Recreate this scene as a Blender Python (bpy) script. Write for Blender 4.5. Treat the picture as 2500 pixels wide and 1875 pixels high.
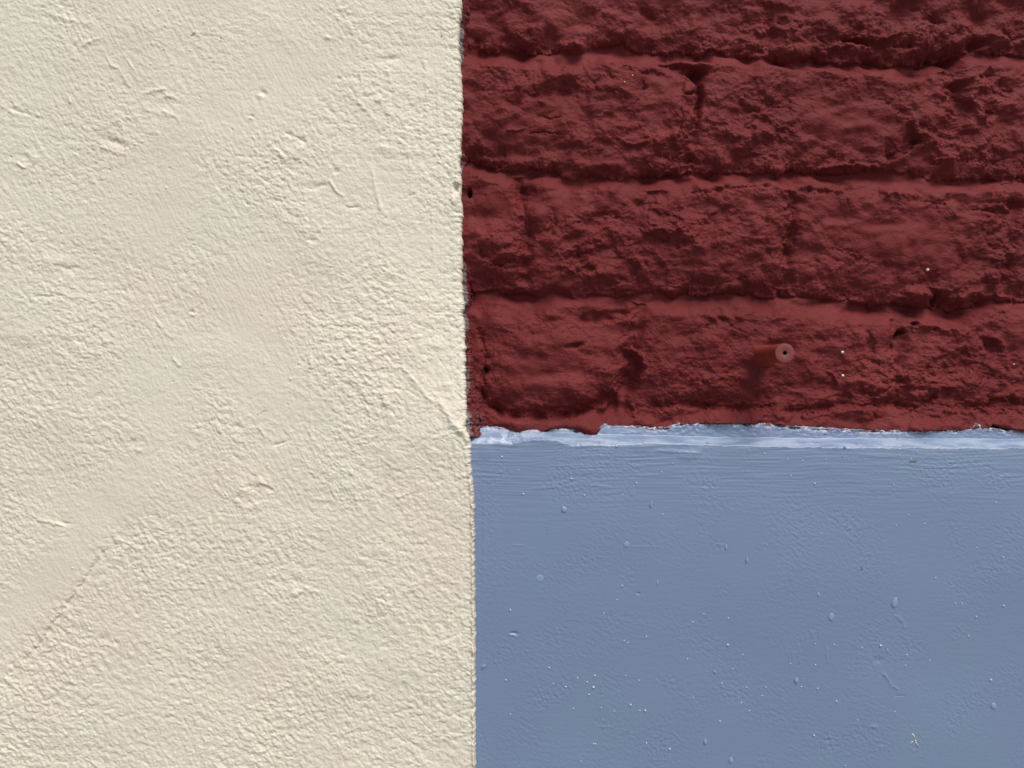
import bpy, math, random
import numpy as np

# ------------------------------------------------------------------ camera, world, light
S = 0.000264            # metres per photo pixel on the wall face
CZ = 1.20               # height of the photographed spot above the pavement
DIST = 0.475
scene = bpy.context.scene
for o in list(bpy.data.objects):
    bpy.data.objects.remove(o)

cam_d = bpy.data.cameras.new("camera")
cam = bpy.data.objects.new("camera", cam_d)
scene.collection.objects.link(cam)
cam.location = (0.0, -DIST, CZ)
cam.rotation_euler = (math.radians(90), 0, 0)
cam_d.sensor_width = 36.0
cam_d.lens = 36.0 * DIST / (2500 * S)
cam_d.clip_start = 0.02
cam_d.clip_end = 200
scene.camera = cam

SUN_EL = math.radians(57)
SUN_AZ = math.radians(28)        # to the right of the wall's outward normal
world = bpy.data.worlds.new("World")
scene.world = world
world.use_nodes = True
wn = world.node_tree
bg = wn.nodes["Background"]
sky = wn.nodes.new("ShaderNodeTexSky")
sky.sky_type = 'NISHITA'
sky.sun_disc = False
sky.sun_elevation = SUN_EL
# direction to the sun: (sin az * cos el, -cos az * cos el, sin el)
SD = (math.sin(SUN_AZ) * math.cos(SUN_EL), -math.cos(SUN_AZ) * math.cos(SUN_EL), math.sin(SUN_EL))
sky.sun_rotation = math.atan2(SD[0], SD[1])
sky.air_density = 1.0
sky.dust_density = 3.0
wn.links.new(sky.outputs[0], bg.inputs[0])
bg.inputs[1].default_value = 0.10

sun_d = bpy.data.lights.new("sun", 'SUN')
sun_d.energy = 2.6
sun_d.angle = math.radians(30)
sun_d.color = (1.0, 0.95, 0.87)
sun = bpy.data.objects.new("sun", sun_d)
scene.collection.objects.link(sun)
from mathutils import Vector
sun.rotation_euler = Vector(SD).to_track_quat('Z', 'Y').to_euler()
sun.location = (1, -3, 4)

scene.view_settings.view_transform = 'Standard'
scene.view_settings.look = 'None'
scene.view_settings.gamma = 1.0
scene.view_settings.exposure = 0.28
scene.render.engine = 'CYCLES'

# ------------------------------------------------------------------ noise toolbox (numpy)
def _hash(ix, iy, seed):
    n = (ix.astype(np.int64) * 374761393 + iy.astype(np.int64) * 668265263 + seed * 1274126177) & 0xffffffff
    n = ((n ^ (n >> 13)) * 1274126177) & 0xffffffff
    n = ((n ^ (n >> 16)) * 2246822519) & 0xffffffff
    return (n ^ (n >> 15)) & 0xffffffff

def perlin(x, y, seed=0):
    x0 = np.floor(x); y0 = np.floor(y)
    fx = (x - x0).astype(np.float32); fy = (y - y0).astype(np.float32)
    u = fx * fx * fx * (fx * (fx * 6 - 15) + 10); v = fy * fy * fy * (fy * (fy * 6 - 15) + 10)
    def g(dx, dy):
        a = _hash(x0 + dx, y0 + dy, seed).astype(np.float32) * np.float32(2 * math.pi / 4294967296.0)
        return np.cos(a) * (fx - dx) + np.sin(a) * (fy - dy)
    a = g(0, 0); b = g(1, 0); c = g(0, 1); d = g(1, 1)
    return ((a + (b - a) * u) * (1 - v) + (c + (d - c) * u) * v) * 1.5

def fbm(x, y, seed=0, octs=4, gain=0.5, lac=2.03):
    s = 0; a = 1.0; f = 1.0
    for i in range(octs):
        s = s + a * perlin(x * f + 17.3 * i, y * f - 9.1 * i, seed + i * 31)
        a *= gain; f *= lac
    return s

def rot(x, y, deg):
    c, s = math.cos(math.radians(deg)), math.sin(math.radians(deg))
    return x * c + y * s, -x * s + y * c

def sstep(a, b, x):
    t = np.clip((x - a) / (b - a), 0, 1)
    return t * t * (3 - 2 * t)

def voro(x, y, seed=0):
    """F1, F2, cell id"""
    ix = np.floor(x); iy = np.floor(y)
    f1 = np.full(x.shape, 9.0, np.float32); f2 = f1.copy(); cid = np.zeros(x.shape, np.float32)
    for dx in (-1, 0, 1):
        for dy in (-1, 0, 1):
            h = _hash(ix + dx, iy + dy, seed)
            px = ix + dx + (h & 0xffff) / 65535.0
            py = iy + dy + (h >> 16) / 65535.0
            d = np.sqrt((px - x) ** 2 + (py - y) ** 2).astype(np.float32)
            m = d < f1
            f2 = np.where(m, f1, np.minimum(f2, d))
            cid = np.where(m, (_hash(ix + dx, iy + dy, seed + 5) & 0xffff) / 65535.0, cid)
            f1 = np.where(m, d, f1)
    return f1, f2, cid

def crust(x, y, size, seed, sharp=0.12, ax=1.0, ay=1.0):
    """flaky crust: terraces with sharp broken edges, about 0..1"""
    wx = x + size * 0.42 * fbm(x / size, y / size, seed + 3, 3, 0.4)
    wy = y + size * 0.42 * fbm(x / size, y / size, seed + 7, 3, 0.4)
    n = fbm(wx / size / ax, wy / size / ay, seed, 2)
    return 0.5 * sstep(-0.12 - sharp, -0.12 + sharp, n) + 0.5 * sstep(0.28 - sharp, 0.28 + sharp, n)

def lumps(x, y, size, seed):
    """rounded pebbly grains 0..1"""
    f1, f2, _ = voro(x / size + 0.25 * perlin(x / size * 1.7, y / size * 1.7, seed + 9), y / size + 0.25 * perlin(x / size * 1.7 + 40, y / size * 1.7, seed + 11), seed)
    return np.clip(1 - f1 * f1 * 1.6, 0, 1)

# ------------------------------------------------------------------ feature strokes on a height field
class Field:
    """X, Y: photo-pixel coordinates of the points; H: height towards the street in the same unit"""
    def __init__(s, X, Y):
        s.X = X; s.Y = Y; s.H = np.zeros(X.shape, np.float32)
        s.W1 = fbm(X / 14, Y / 14, 901, 3); s.W2 = fbm(X / 14, Y / 14, 977, 3)
        s.W3 = np.clip(perlin(X / 26, Y / 26, 955), -1, 1); s.mod = 0.8
    def box(s, x0, x1, y0, y1):
        m = (s.X[:, :] >= x0) & (s.X <= x1) & (s.Y >= y0) & (s.Y <= y1)
        r = np.where(m.any(1))[0]; c = np.where(m.any(0))[0]
        if len(r) == 0 or len(c) == 0: return None
        return slice(r[0], r[-1] + 1), slice(c[0], c[-1] + 1)
    def dist(s, sl, pts, jag):
        x = s.X[sl] + jag * s.W1[sl]; y = s.Y[sl] + jag * s.W2[sl]
        best = np.full(x.shape, 1e9); side = np.ones(x.shape); par = np.zeros(x.shape)
        L = 0; seg = [0]
        for i in range(len(pts) - 1):
            L += math.hypot(pts[i + 1][0] - pts[i][0], pts[i + 1][1] - pts[i][1]); seg.append(L)
        for i in range(len(pts) - 1):
            ax, ay = pts[i][:2]; bx, by = pts[i + 1][:2]
            dx, dy = bx - ax, by - ay; q = dx * dx + dy * dy + 1e-6
            t = np.clip(((x - ax) * dx + (y - ay) * dy) / q, 0, 1)
            d = np.hypot(x - ax - t * dx, y - ay - t * dy)
            m = d < best
            best = np.where(m, d, best)
            side = np.where(m, np.sign(dx * (y - ay) - dy * (x - ax)), side)
            par = np.where(m, (seg[i] + t * (seg[i + 1] - seg[i])) / L, par)
        return best, side, par
    def stroke(s, pts, w, amp, jag=4, taper=0.15):
        """ridge (amp > 0) or groove (amp < 0)"""
        xs = [p[0] for p in pts]; ys = [p[1] for p in pts]; r = w * 3 + jag * 2
        sl = s.box(min(xs) - r, max(xs) + r, min(ys) - r, max(ys) + r)
        if sl is None: return
        d, sd, t = s.dist(sl, pts, jag)
        e = np.clip(np.minimum(t, 1 - t) / taper, 0, 1) if taper > 0 else 1
        amp = amp * getattr(s, 'AMP', 1); nz = 1 + s.mod * s.W3[sl]; ww = w * (1 + 0.35 * s.mod * s.W1[sl])
        s.H[sl] += amp * nz * np.exp(-(d / ww) ** 2) * e ** 0.5
    def scarp(s, pts, w, amp, jag=4, taper=0.15, edge=2.0):
        """a broken edge; right hand of the walking direction is lowered by amp, fading over w"""
        xs = [p[0] for p in pts]; ys = [p[1] for p in pts]; r = w * 3 + jag * 2
        sl = s.box(min(xs) - r, max(xs) + r, min(ys) - r, max(ys) + r)
        if sl is None: return
        d, sd, t = s.dist(sl, pts, jag)
        e = np.clip(np.minimum(t, 1 - t) / taper, 0, 1) if taper > 0 else 1
        k = 1 / (1 + np.exp(-np.clip(sd * d / edge, -30, 30)))
        amp = amp * getattr(s, 'AMP', 1)
        s.H[sl] -= amp * (1 + s.mod * s.W3[sl]) * k * np.exp(-(d / w) ** 1.3) * e
    def blob(s, cx, cy, rx, ry, amp, ang=0, p=2.0, jag=2):
        r = max(rx, ry) * 2.2 + jag
        sl = s.box(cx - r, cx + r, cy - r, cy + r)
        if sl is None: return
        x = s.X[sl] + jag * s.W1[sl] - cx; y = s.Y[sl] + jag * s.W2[sl] - cy
        x, y = rot(x, y, ang)
        q = (np.abs(x / rx) ** 2 + np.abs(y / ry) ** 2) ** (p / 2)
        s.H[sl] += amp * (getattr(s, 'AMP', 1) ** 0.7) * np.exp(-q)

# ------------------------------------------------------------------ mesh and material helpers
SB = S * (1 + 62 * S / DIST)      # the brick face lies 16 mm further back: one traced unit is a little longer there
def to_world(X, Y, H, u=S):
    return np.stack([(X - 1250.0) * u, -H * S, CZ + (937.5 - Y) * u], -1)

def grid_object(name, X, Y, H, mat, parent=None, attrs=None, flip=False, u=S):
    r, c = X.shape
    co = to_world(X, Y, H, u).astype(np.float32).reshape(-1, 3)
    i = np.arange(r * c, dtype=np.int32).reshape(r, c)
    q = np.stack([i[:-1, :-1], i[1:, :-1], i[1:, 1:], i[:-1, 1:]], -1).reshape(-1, 4)
    if flip: q = q[:, ::-1]
    me = bpy.data.meshes.new(name)
    n = len(q)
    me.vertices.add(len(co)); me.vertices.foreach_set("co", co.ravel())
    me.loops.add(n * 4); me.loops.foreach_set("vertex_index", np.ascontiguousarray(q).ravel())
    me.polygons.add(n)
    me.polygons.foreach_set("loop_start", np.arange(0, n * 4, 4, dtype=np.int32))
    me.polygons.foreach_set("loop_total", np.full(n, 4, np.int32))
    me.update(calc_edges=True)
    me.polygons.foreach_set("use_smooth", np.ones(n, bool))
    for k, v in (attrs or {}).items():
        a = me.attributes.new(k, 'FLOAT', 'POINT')
        a.data.foreach_set("value", v.astype(np.float32).ravel())
    me.materials.append(mat)
    o = bpy.data.objects.new(name, me)
    scene.collection.objects.link(o)
    if parent is not None: o.parent = parent
    return o

def tri_object(name, verts, faces, mat, parent=None, smooth=True):
    me = bpy.data.meshes.new(name)
    me.from_pydata([tuple(v) for v in verts], [], faces)
    me.polygons.foreach_set("use_smooth", [smooth] * len(me.polygons))
    me.materials.append(mat); me.update()
    o = bpy.data.objects.new(name, me)
    scene.collection.objects.link(o)
    if parent is not None: o.parent = parent
    return o

def tag(o, label=None, cat=None, group=None, kind=None):
    if label: o["label"] = label
    if cat: o["category"] = cat
    if group: o["group"] = group
    if kind: o["kind"] = kind
    return o

class Mat:
    def __init__(s, name, rough=0.6, spec=0.4):
        s.m = bpy.data.materials.new(name); s.m.use_nodes = True
        s.t = s.m.node_tree; s.b = s.t.nodes["Principled BSDF"]
        s.b.inputs["Roughness"].default_value = rough
        s.b.inputs["Specular IOR Level"].default_value = spec
        g = s.n("ShaderNodeNewGeometry"); s.pos = g.outputs["Position"]
    def n(s, t, **k):
        x = s.t.nodes.new(t)
        for a, b in k.items(): setattr(x, a, b)
        return x
    def l(s, a, b): s.t.links.new(a, b)
    def noise(s, scale, detail=3, rough=0.5, stretch=(1, 1, 1), rz=0):
        mp = s.n("ShaderNodeMapping"); mp.inputs["Scale"].default_value = stretch
        mp.inputs["Rotation"].default_value = (0, rz, 0)
        s.l(s.pos, mp.inputs[0])
        x = s.n("ShaderNodeTexNoise"); x.inputs["Scale"].default_value = scale
        x.inputs["Detail"].default_value = detail; x.inputs["Roughness"].default_value = rough
        s.l(mp.outputs[0], x.inputs["Vector"]); return x.outputs[0]
    def ramp(s, fac, stops):
        x = s.n("ShaderNodeValToRGB"); e = x.color_ramp.elements
        while len(e) < len(stops): e.new(0.5)
        for i, (p, c) in enumerate(stops):
            e[i].position = p; e[i].color = (*c, 1)
        s.l(fac, x.inputs[0]); return x.outputs[0]
    def mix(s, fac, a, b, mode='MIX'):
        x = s.n("ShaderNodeMix", data_type='RGBA', blend_type=mode)
        for v, i in ((fac, 0), (a, 6), (b, 7)):
            if isinstance(v, (int, float)): x.inputs[i].default_value = v
            elif isinstance(v, tuple): x.inputs[i].default_value = (*v, 1)
            else: s.l(v, x.inputs[i])
        return x.outputs[2]
    def attr(s, name):
        x = s.n("ShaderNodeAttribute"); x.attribute_name = name; return x.outputs["Fac"]
    def bump(s, hs, dist=0.0002, strength=1.0):
        prev = None
        for h, d, st in hs:
            b = s.n("ShaderNodeBump"); b.inputs["Distance"].default_value = d
            b.inputs["Strength"].default_value = st
            s.l(h, b.inputs["Height"])
            if prev is not None: s.l(prev, b.inputs["Normal"])
            prev = b.outputs[0]
        s.l(prev, s.b.inputs["Normal"])
    def col(s, c):
        if isinstance(c, tuple): s.b.inputs["Base Color"].default_value = (*c, 1)
        else: s.l(c, s.b.inputs["Base Color"])

# cream masonry paint
mc = Mat("cream_paint", 0.62, 0.35)
c = mc.ramp(mc.noise(11, 3, 0.55), [(0.38, (0.652, 0.594, 0.495)), (0.5, (0.660, 0.615, 0.508)), (0.62, (0.650, 0.620, 0.515))])
c = mc.mix(mc.attr("stain"), c, (0.33, 0.27, 0.16))
c = mc.mix(mc.attr("speck"), c, (0.10, 0.09, 0.08))
mc.col(c)
mc.bump([(mc.noise(900, 3, 0.6), 0.00025, 0.45)])

# red masonry paint on brick
mr = Mat("red_paint", 0.68, 0.13)
c = mr.ramp(mr.noise(14, 5, 0.65), [(0.3, (0.108, 0.0155, 0.0165)), (0.5, (0.128, 0.0185, 0.0198)), (0.7, (0.156, 0.0270, 0.0280))])
c = mr.mix(mr.attr("dirt_dark"), c, (0.055, 0.035, 0.028))
mr.col(c)
mr.bump([(mr.noise(800, 3, 0.65), 0.0003, 0.55)])

# red paint over crumbly cement on the return of the rendered wall
me_ = Mat("red_grit", 0.75, 0.25)
c = me_.ramp(me_.noise(150, 4, 0.7), [(0.35, (0.105, 0.016, 0.018)), (0.7, (0.15, 0.024, 0.027))])
c = me_.mix(me_.attr("bare"), c, (0.21, 0.20, 0.195))
c = me_.mix(me_.attr("dirt_dark"), c, (0.03, 0.022, 0.02))
me_.col(c)
me_.bump([(me_.noise(900, 4, 0.7), 0.0004, 0.8)])

# blue-grey paint
def blue_mat(name, attrs=True, light=1.0):
    m = Mat(name, 0.46, 0.75)
    c = m.ramp(m.noise(9, 3, 0.5), [(0.38, (0.154 * light, 0.207 * light, 0.342 * light)), (0.62, (0.152 * light, 0.219 * light, 0.338 * light))])
    if attrs:
        c = m.mix(m.attr("worn_and_skylit"), c, (0.58, 0.64, 0.74))
        c = m.mix(m.attr("red"), c, (0.20, 0.042, 0.04))
        c = m.mix(m.attr("dirt_dark"), c, (0.045, 0.038, 0.028))
    m.col(c)
    m.bump([(m.noise(700, 3, 0.6), 0.0002, 0.35), (m.noise(260, 3, 0.6, stretch=(0.25, 1, 1.6)), 0.0004, 0.25)])
    return m
mb = blue_mat("blue_paint")
mbd = blue_mat("blue_paint_drip", attrs=False, light=1.28)

# ------------------------------------------------------------------ graded grid axes
def axis(lo, v0, v1, hi, step):
    a = list(np.arange(v0, v1 + step * 0.5, step))
    x = a[-1]; st = step
    while x < hi:
        st = min(st * 1.04, 10); x += st; a.append(x)
    b = []; x = a[0]; st = step
    while x > lo:
        st = min(st * 1.04, 10); x -= st; b.append(x)
    return np.array(b[::-1] + a, float)

LEFT, RIGHT, TOP, BOT = -3300.0, 5800.0, -3300.0, 937.5 + CZ / S

def poly(pts, x):
    p = np.array(pts, float)
    return np.interp(x, p[:, 0], p[:, 1])

# the right edge of the cream render, as x over y
CE = [(-3300, 1120), (0, 1124), (25, 1121), (60, 1117), (90, 1118), (130, 1121), (158, 1123), (220, 1127), (300, 1124), (350, 1122), (380, 1120),
      (420, 1123), (440, 1124), (470, 1122), (500, 1127), (560, 1124), (620, 1126), (680, 1124), (720, 1129), (745, 1131),
      (760, 1128), (800, 1132), (880, 1134), (950, 1136), (1000, 1138), (1040, 1136), (1060, 1142), (1085, 1150),
      (1110, 1148), (1140, 1149), (1170, 1152), (1200, 1156), (1300, 1158), (1500, 1160), (1700, 1160), (1875, 1161), (5500, 1165)]
def cream_edge(y):
    e = poly(CE, y)
    e = e + 2.6 * fbm(y / 22, y * 0, 51, 4, 0.7) + 1.0 * perlin(y / 4.3, y * 0, 57)
    return e

# the top edge of the blue plinth, as y over x
PE = [(900, 1046), (1130, 1046), (1141, 1046), (1168, 1053), (1195, 1045), (1236, 1048), (1263, 1056), (1290, 1051), (1324, 1055), (1344, 1048),
      (1398, 1047), (1416, 1054), (1435, 1062), (1454, 1062), (1470, 1047), (1483, 1038), (1511, 1043), (1575, 1044), (1638, 1047),
      (1670, 1036), (1796, 1035), (1895, 1038), (1958, 1043), (2021, 1047), (2116, 1052), (2180, 1055), (2275, 1052), (2370, 1052),
      (2411, 1047), (2420, 1037), (2449, 1047), (2496, 1054), (2700, 1052), (6000, 1060)]
def plinth_edge(x):
    e = poly(PE, x)
    return e + 2.0 * fbm(x / 18, x * 0, 71, 4, 0.62) + 1.0 * perlin(x / 4, x * 0, 77)

BRICK = -62.0           # mean brick face, behind the cream face (photo pixels)

# ================================================================== brick wall
bx = axis(900, 1128, 2510, RIGHT, 1.12)
by = axis(TOP, -12, 1062, 1150, 1.12)
X, Y = np.meshgrid(bx, by)
F = Field(X, Y)
H = F.H
inside = sstep(2700, 2480, X) * sstep(-200, 0, Y)          # hand-placed features only apply here anyway

# large undulation
H += 6.0 * fbm(X / 420, Y / 200, 3, 2) + 7.5 * fbm(X / 130, Y / 80, 5, 2) + 7.0 * perlin(X / 66 + 0.35 * perlin(X / 50, Y / 50, 12), Y / 44 + 0.35 * perlin(X / 50 + 9, Y / 50, 13), 9)

# slight bulge added to shape the shading: right and top parts turn to the light
H += 42 * np.exp(-((X - 1560) / 750) ** 2 - ((Y - 430) / 470) ** 2) - 22

# bed joints: (x, y, depth, width of the lit mortar slope below)
J = [
 [(900, 100, 14, 36), (1140, 100, 14, 40), (1173, 106, 16, 40), (1258, 119, 20, 42), (1321, 124, 18, 40), (1380, 122, 14, 36), (1416, 126, 14, 36), (1436, 112, 20, 44),
  (1495, 99, 20, 46), (1575, 112, 20, 44), (1638, 118, 15, 34), (1701, 121, 16, 30), (1796, 128, 20, 30), (1863, 129, 22, 26), (1942, 145, 17, 22),
  (2021, 138, 22, 30), (2116, 145, 20, 30), (2180, 152, 22, 34), (2275, 137, 22, 40), (2338, 131, 22, 40), (2368, 114, 15, 30), (2430, 108, 14, 34), (2500, 118, 16, 36), (2800, 125, 15, 36), (5900, 120, 15, 36)],
 [(900, 395, 12, 40), (1151, 392, 18, 30), (1227, 408, 19, 34), (1290, 418, 21, 34), (1353, 421, 16, 34), (1416, 434, 12, 40), (1480, 438, 14, 55), (1575, 430, 17, 60),
  (1638, 427, 20, 40), (1720, 424, 22, 34), (1796, 422, 22, 30), (1900, 421, 18, 30), (2021, 419, 20, 34), (2148, 415, 16, 44), (2190, 418, 6, 40), (2243, 425, 10, 34),
  (2338, 433, 15, 30), (2433, 427, 16, 30), (2500, 424, 15, 30), (2800, 420, 15, 36), (5900, 420, 15, 36)],
 [(900, 720, 16, 36), (1147, 717, 20, 34), (1208, 713, 20, 36), (1263, 712, 15, 40), (1320, 722, 10, 36), (1400, 724, 11, 30), (1500, 722, 12, 34), (1570, 716, 14, 40), (1642, 717, 20, 44), (1751, 713, 22, 46),
  (1820, 716, 19, 44), (1890, 719, 17, 44), (1980, 721, 22, 38), (2053, 731, 22, 36), (2125, 739, 20, 38), (2198, 740, 20, 40), (2270, 750, 24, 30), (2324, 753, 18, 36), (2415, 738, 20, 36), (2487, 731, 20, 36), (2800, 728, 18, 36), (5900, 725, 18, 36)],
]
JL = []
xw = bx
for k, j in enumerate(J):
    p = np.array(j, float)
    yl = np.interp(xw, p[:, 0], p[:, 1])
    jg = 5.0 * fbm(xw / 34, xw * 0, 100 + k, 4, 0.6)
    dp = np.interp(xw, p[:, 0], p[:, 2]) * (1 + 0.25 * perlin(xw / 55, xw * 0, 130 + k))
    wd = np.interp(xw, p[:, 0], p[:, 3])
    JL.append((yl, dp, wd, jg))
for k in range(1, 12):                                    # courses above the picture
    yl = 115 - 300 * k + 6 * fbm(xw / 60, xw * 0, 160 + k, 4)
    JL.append((yl, 17 + 0 * xw, 38 + 0 * xw, 0 * xw))
bedmask = np.zeros_like(H)
edgej = 4.0 * F.W2 + 0.5 * perlin(X / 6, Y / 6, 87) + 9 * perlin(X / 75, Y / 75, 89) + 7 * perlin(X / 32, Y / 32, 88)
edgej2 = 9 * perlin(X / 75, Y / 75, 89) + 2.5 * perlin(X / 24, Y / 16, 90)
jmod = 1 + 0.45 * fbm(X / 70, Y / 50, 91, 2)
for yl, dp, wd, jg in JL:
    t = Y + edgej - yl[None, :] - jg[None, :]
    ts = Y + edgej2 - yl[None, :]
    up = 0.50 * np.exp(np.clip(t, -400, 0) / 20.0) + 0.42 * np.exp(np.clip(t, -400, 0) / 80.0)
    dn = 1 - sstep(0, 1, np.clip(ts, 0, None) / (1.5 * wd[None, :]))
    k = sstep(-3.2, 3.2, t)
    g = up * (1 - k) + np.maximum(dn, 0) * k
    H -= dp[None, :] * 1.85 * jmod * g
    bedmask = np.maximum(bedmask, np.where(t > 0, dn * (t < wd[None, :] * 1.6), 0))
smooth_m = np.clip(bedmask * 1.3, 0, 1)

# regular perpends outside the picture
for k in range(-11, 4):
    y0 = 115 + 300 * k; y1 = y0 + 300
    off = 325 * (k % 2)
    for i in range(0, 10):
        xx = 1200 + off + 650 * i
        if y1 < -20 or xx > 2560:
            F.stroke([(xx, y0 + 20), (xx + 4, y1 - 10)], 9, -9, 6, 0.05)

# ---- course 1 (top)
F.AMP = 1.5; F.mod = 0.4
F.blob(1330, 20, 60, 20, 5); F.blob(1200, 60, 30, 60, -8, p=2.4); F.blob(1250, 20, 40, 26, -7, 20)
F.scarp([(1420, 128), (1395, 108), (1360, 112)], 14, -6, 4); F.blob(1400, 114, 28, 9, 10, 5, 3)
F.blob(1580, 30, 30, 14, -6, 40); F.scarp([(1640, 22), (1600, 42), (1560, 24)], 18, 6)
F.scarp([(2120, 62), (2075, 92), (2060, 98)], 16, 9); F.blob(2100, 94, 34, 8, -16, 3, 3)
F.scarp([(2260, 108), (2210, 112), (2120, 108), (2060, 92)], 12, 10)
F.stroke([(2150, 88), (2165, 92), (2205, 80)], 4, 7, 2); F.blob(2345, 100, 26, 14, 12, -20, 3)
F.blob(2395, 96, 34, 12, -15, -10, 3); F.scarp([(2500, 100), (2470, 74), (2430, 74)], 18, 9)
F.scarp([(1960, 60), (1900, 52), (1870, 56)], 14, 8); F.scarp([(2070, 108), (2020, 100), (1990, 88)], 12, 8)
F.scarp([(1870, 128), (1840, 118), (1800, 122)], 9, 8); F.blob(2290, 40, 26, 12, -7, 25)
F.scarp([(2330, 50), (2290, 48), (2260, 36)], 12, 6); F.blob(2400, 36, 40, 18, -8, 30); F.blob(2450, 86, 22, 16, 10)

# ---- course 2
F.stroke([(1170, 155), (1240, 168), (1320, 172)], 10, 4, 4)
F.scarp([(1330, 180), (1300, 184), (1270, 186), (1240, 170)], 14, 6)
F.blob(1270, 196, 60, 12, -5, -6)
F.stroke([(1260, 220), (1340, 195), (1420, 186), (1500, 210), (1560, 240)], 22, 7, 6)
F.scarp([(1400, 232), (1340, 238), (1270, 246)], 22, 6)
F.blob(1225, 270, 14, 9, 6); F.blob(1262, 282, 14, 9, 6); F.blob(1322, 256, 8, 6, 4); F.blob(1180, 240, 20, 14, 5)
F.scarp([(1600, 190), (1560, 182), (1500, 172), (1480, 160)], 16, 8)
F.scarp([(1580, 214), (1558, 228), (1530, 232)], 12, 8); F.scarp([(1630, 190), (1590, 182), (1560, 186)], 8, 5)
F.blob(1680, 172, 48, 13, -19, 6, 3); F.blob(1704, 182, 17, 20, -24, 0, 3); F.blob(1650, 158, 42, 7, -12, 3, 3)
F.scarp([(1740, 150), (1700, 144), (1660, 142), (1620, 156)], 14, 8, 5)
F.stroke([(1703, 190), (1706, 240), (1700, 280), (1695, 322)], 6.5, -15, 2.5)
F.stroke([(1668, 200), (1664, 250), (1660, 310), (1658, 345)], 2.6, -3.2, 2.5)
F.blob(1685, 218, 14, 12, 5, 0, 3); F.stroke([(1695, 226), (1680, 232), (1668, 232)], 3, -5, 1)
F.blob(1600, 350, 17, 14, 12, 0, 2.6); F.blob(1650, 345, 14, 22, 9, -15, 3); F.blob(1690, 372, 20, 14, 9, 30, 3); F.blob(1463, 366, 9, 8, 6, 0, 3)
F.stroke([(1510, 352), (1545, 358), (1580, 350)], 4, 4, 2)
F.blob(1640, 310, 30, 14, -5); F.scarp([(1600, 330), (1560, 326), (1530, 332)], 10, 5)
F.blob(1420, 408, 24, 10, 8, 8, 3); F.blob(1475, 408, 18, 9, 8, 0, 3); F.blob(1420, 424, 16, 8, 6, 20, 3)
F.scarp([(1720, 405), (1660, 398), (1620, 420), (1580, 400)], 18, 8, 6)
F.blob(1610, 408, 30, 12, 7, 15, 3); F.blob(1270, 400, 50, 14, 6, 5); F.scarp([(1240, 380), (1200, 384), (1160, 372)], 12, 9)
F.blob(1163, 380, 14, 30, -11, 0, 3)
F.stroke([(1290, 330), (1330, 326), (1370, 336)], 2, -3, 3); F.stroke([(1325, 286), (1345, 296), (1370, 290)], 2, -3, 3)
F.stroke([(1285, 316), (1262, 324), (1235, 322)], 2.5, 3, 2)
F.blob(1560, 270, 70, 50, -3); F.blob(1800, 280, 24, 40, -5); F.blob(1835, 262, 14, 16, 5); F.blob(1890, 240, 20, 14, 6, 0, 3)
F.scarp([(1940, 262), (1900, 270), (1850, 262)], 14, 6, 6); F.scarp([(1960, 310), (1910, 330), (1870, 320), (1820, 330)], 16, 7, 7)
F.blob(1880, 345, 24, 20, -6); F.blob(1970, 350, 22, 14, 7, -20, 3); F.blob(1830, 372, 40, 14, 6, 10, 3); F.blob(1920, 380, 14, 20, 6)
F.scarp([(1900, 392), (1860, 384), (1810, 388)], 12, 6)
F.stroke([(2000, 410), (2060, 402), (2140, 404), (2150, 412)], 5, 8, 3)
F.blob(2050, 300, 90, 50, 4)
# brick end at the right: slanted break
F.scarp([(2250, 342), (2238, 350), (2222, 366), (2180, 388), (2165, 392)], 26, 19, 4, 0.1)
F.blob(2230, 384, 34, 14, -7, -30)
F.stroke([(2224, 290), (2240, 318), (2280, 344), (2310, 370), (2325, 400)], 12, 8, 3)
F.scarp([(2225, 288), (2190, 272), (2160, 248)], 14, 7, 6)
F.scarp([(2310, 330), (2260, 330), (2235, 300)], 14, 6, 5)
F.stroke([(2350, 225), (2372, 248), (2392, 286), (2420, 310)], 7, 7, 2)
F.scarp([(2432, 306), (2400, 290), (2386, 262), (2350, 228)], 20, -10, 3)
F.blob(2415, 284, 12, 18, -12, 20, 3); F.blob(2348, 204, 22, 9, -12, 0, 3); F.blob(2385, 178, 26, 10, 7); F.blob(2395, 212, 26, 8, 6)
F.scarp([(2440, 180), (2400, 186), (2360, 180), (2320, 188)], 12, 7, 6); F.blob(2260, 168, 24, 10, -9); F.blob(2275, 205, 14, 20, -6)
F.blob(2320, 235, 30, 10, 6, 20); F.scarp([(2480, 230), (2455, 216), (2440, 190)], 14, 8); F.blob(2380, 310, 26, 10, 5, 10)
F.scarp([(2470, 390), (2410, 398), (2330, 384), (2260, 396)], 14, 6, 8)

# ---- course 3
F.blob(1265, 470, 40, 26, -5); F.scarp([(1310, 470), (1285, 478), (1270, 460)], 14, 8)
F.blob(1370, 472, 30, 20, -6); F.stroke([(1420, 450), (1500, 462), (1580, 470)], 20, 6, 4)
F.scarp([(1290, 500), (1282, 540), (1280, 580)], 16, -5, 5)
F.stroke([(1277, 450), (1275, 500), (1282, 560)], 8, -3.5, 5)
F.blob(1312, 538, 27, 30, 8, 0, 2.4); F.stroke([(1345, 505), (1352, 550), (1335, 580)], 8, -3.5, 5)
F.blob(1220, 600, 56, 44, 10, 0, 2.8); F.blob(1340, 590, 20, 18, 5)
F.scarp([(1260, 640), (1220, 652), (1180, 640), (1160, 600)], 24, 8, 6)
F.blob(1170, 690, 40, 26, -11, 0, 2.6); F.blob(1230, 690, 50, 18, -6)
F.stroke([(1440, 530), (1500, 525), (1520, 545)], 6, -5, 4)
F.blob(1390, 590, 24, 12, -5, 20); F.stroke([(1360, 650), (1400, 662), (1440, 640)], 6, 5, 4); F.blob(1410, 630, 22, 12, -7, 10)
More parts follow.
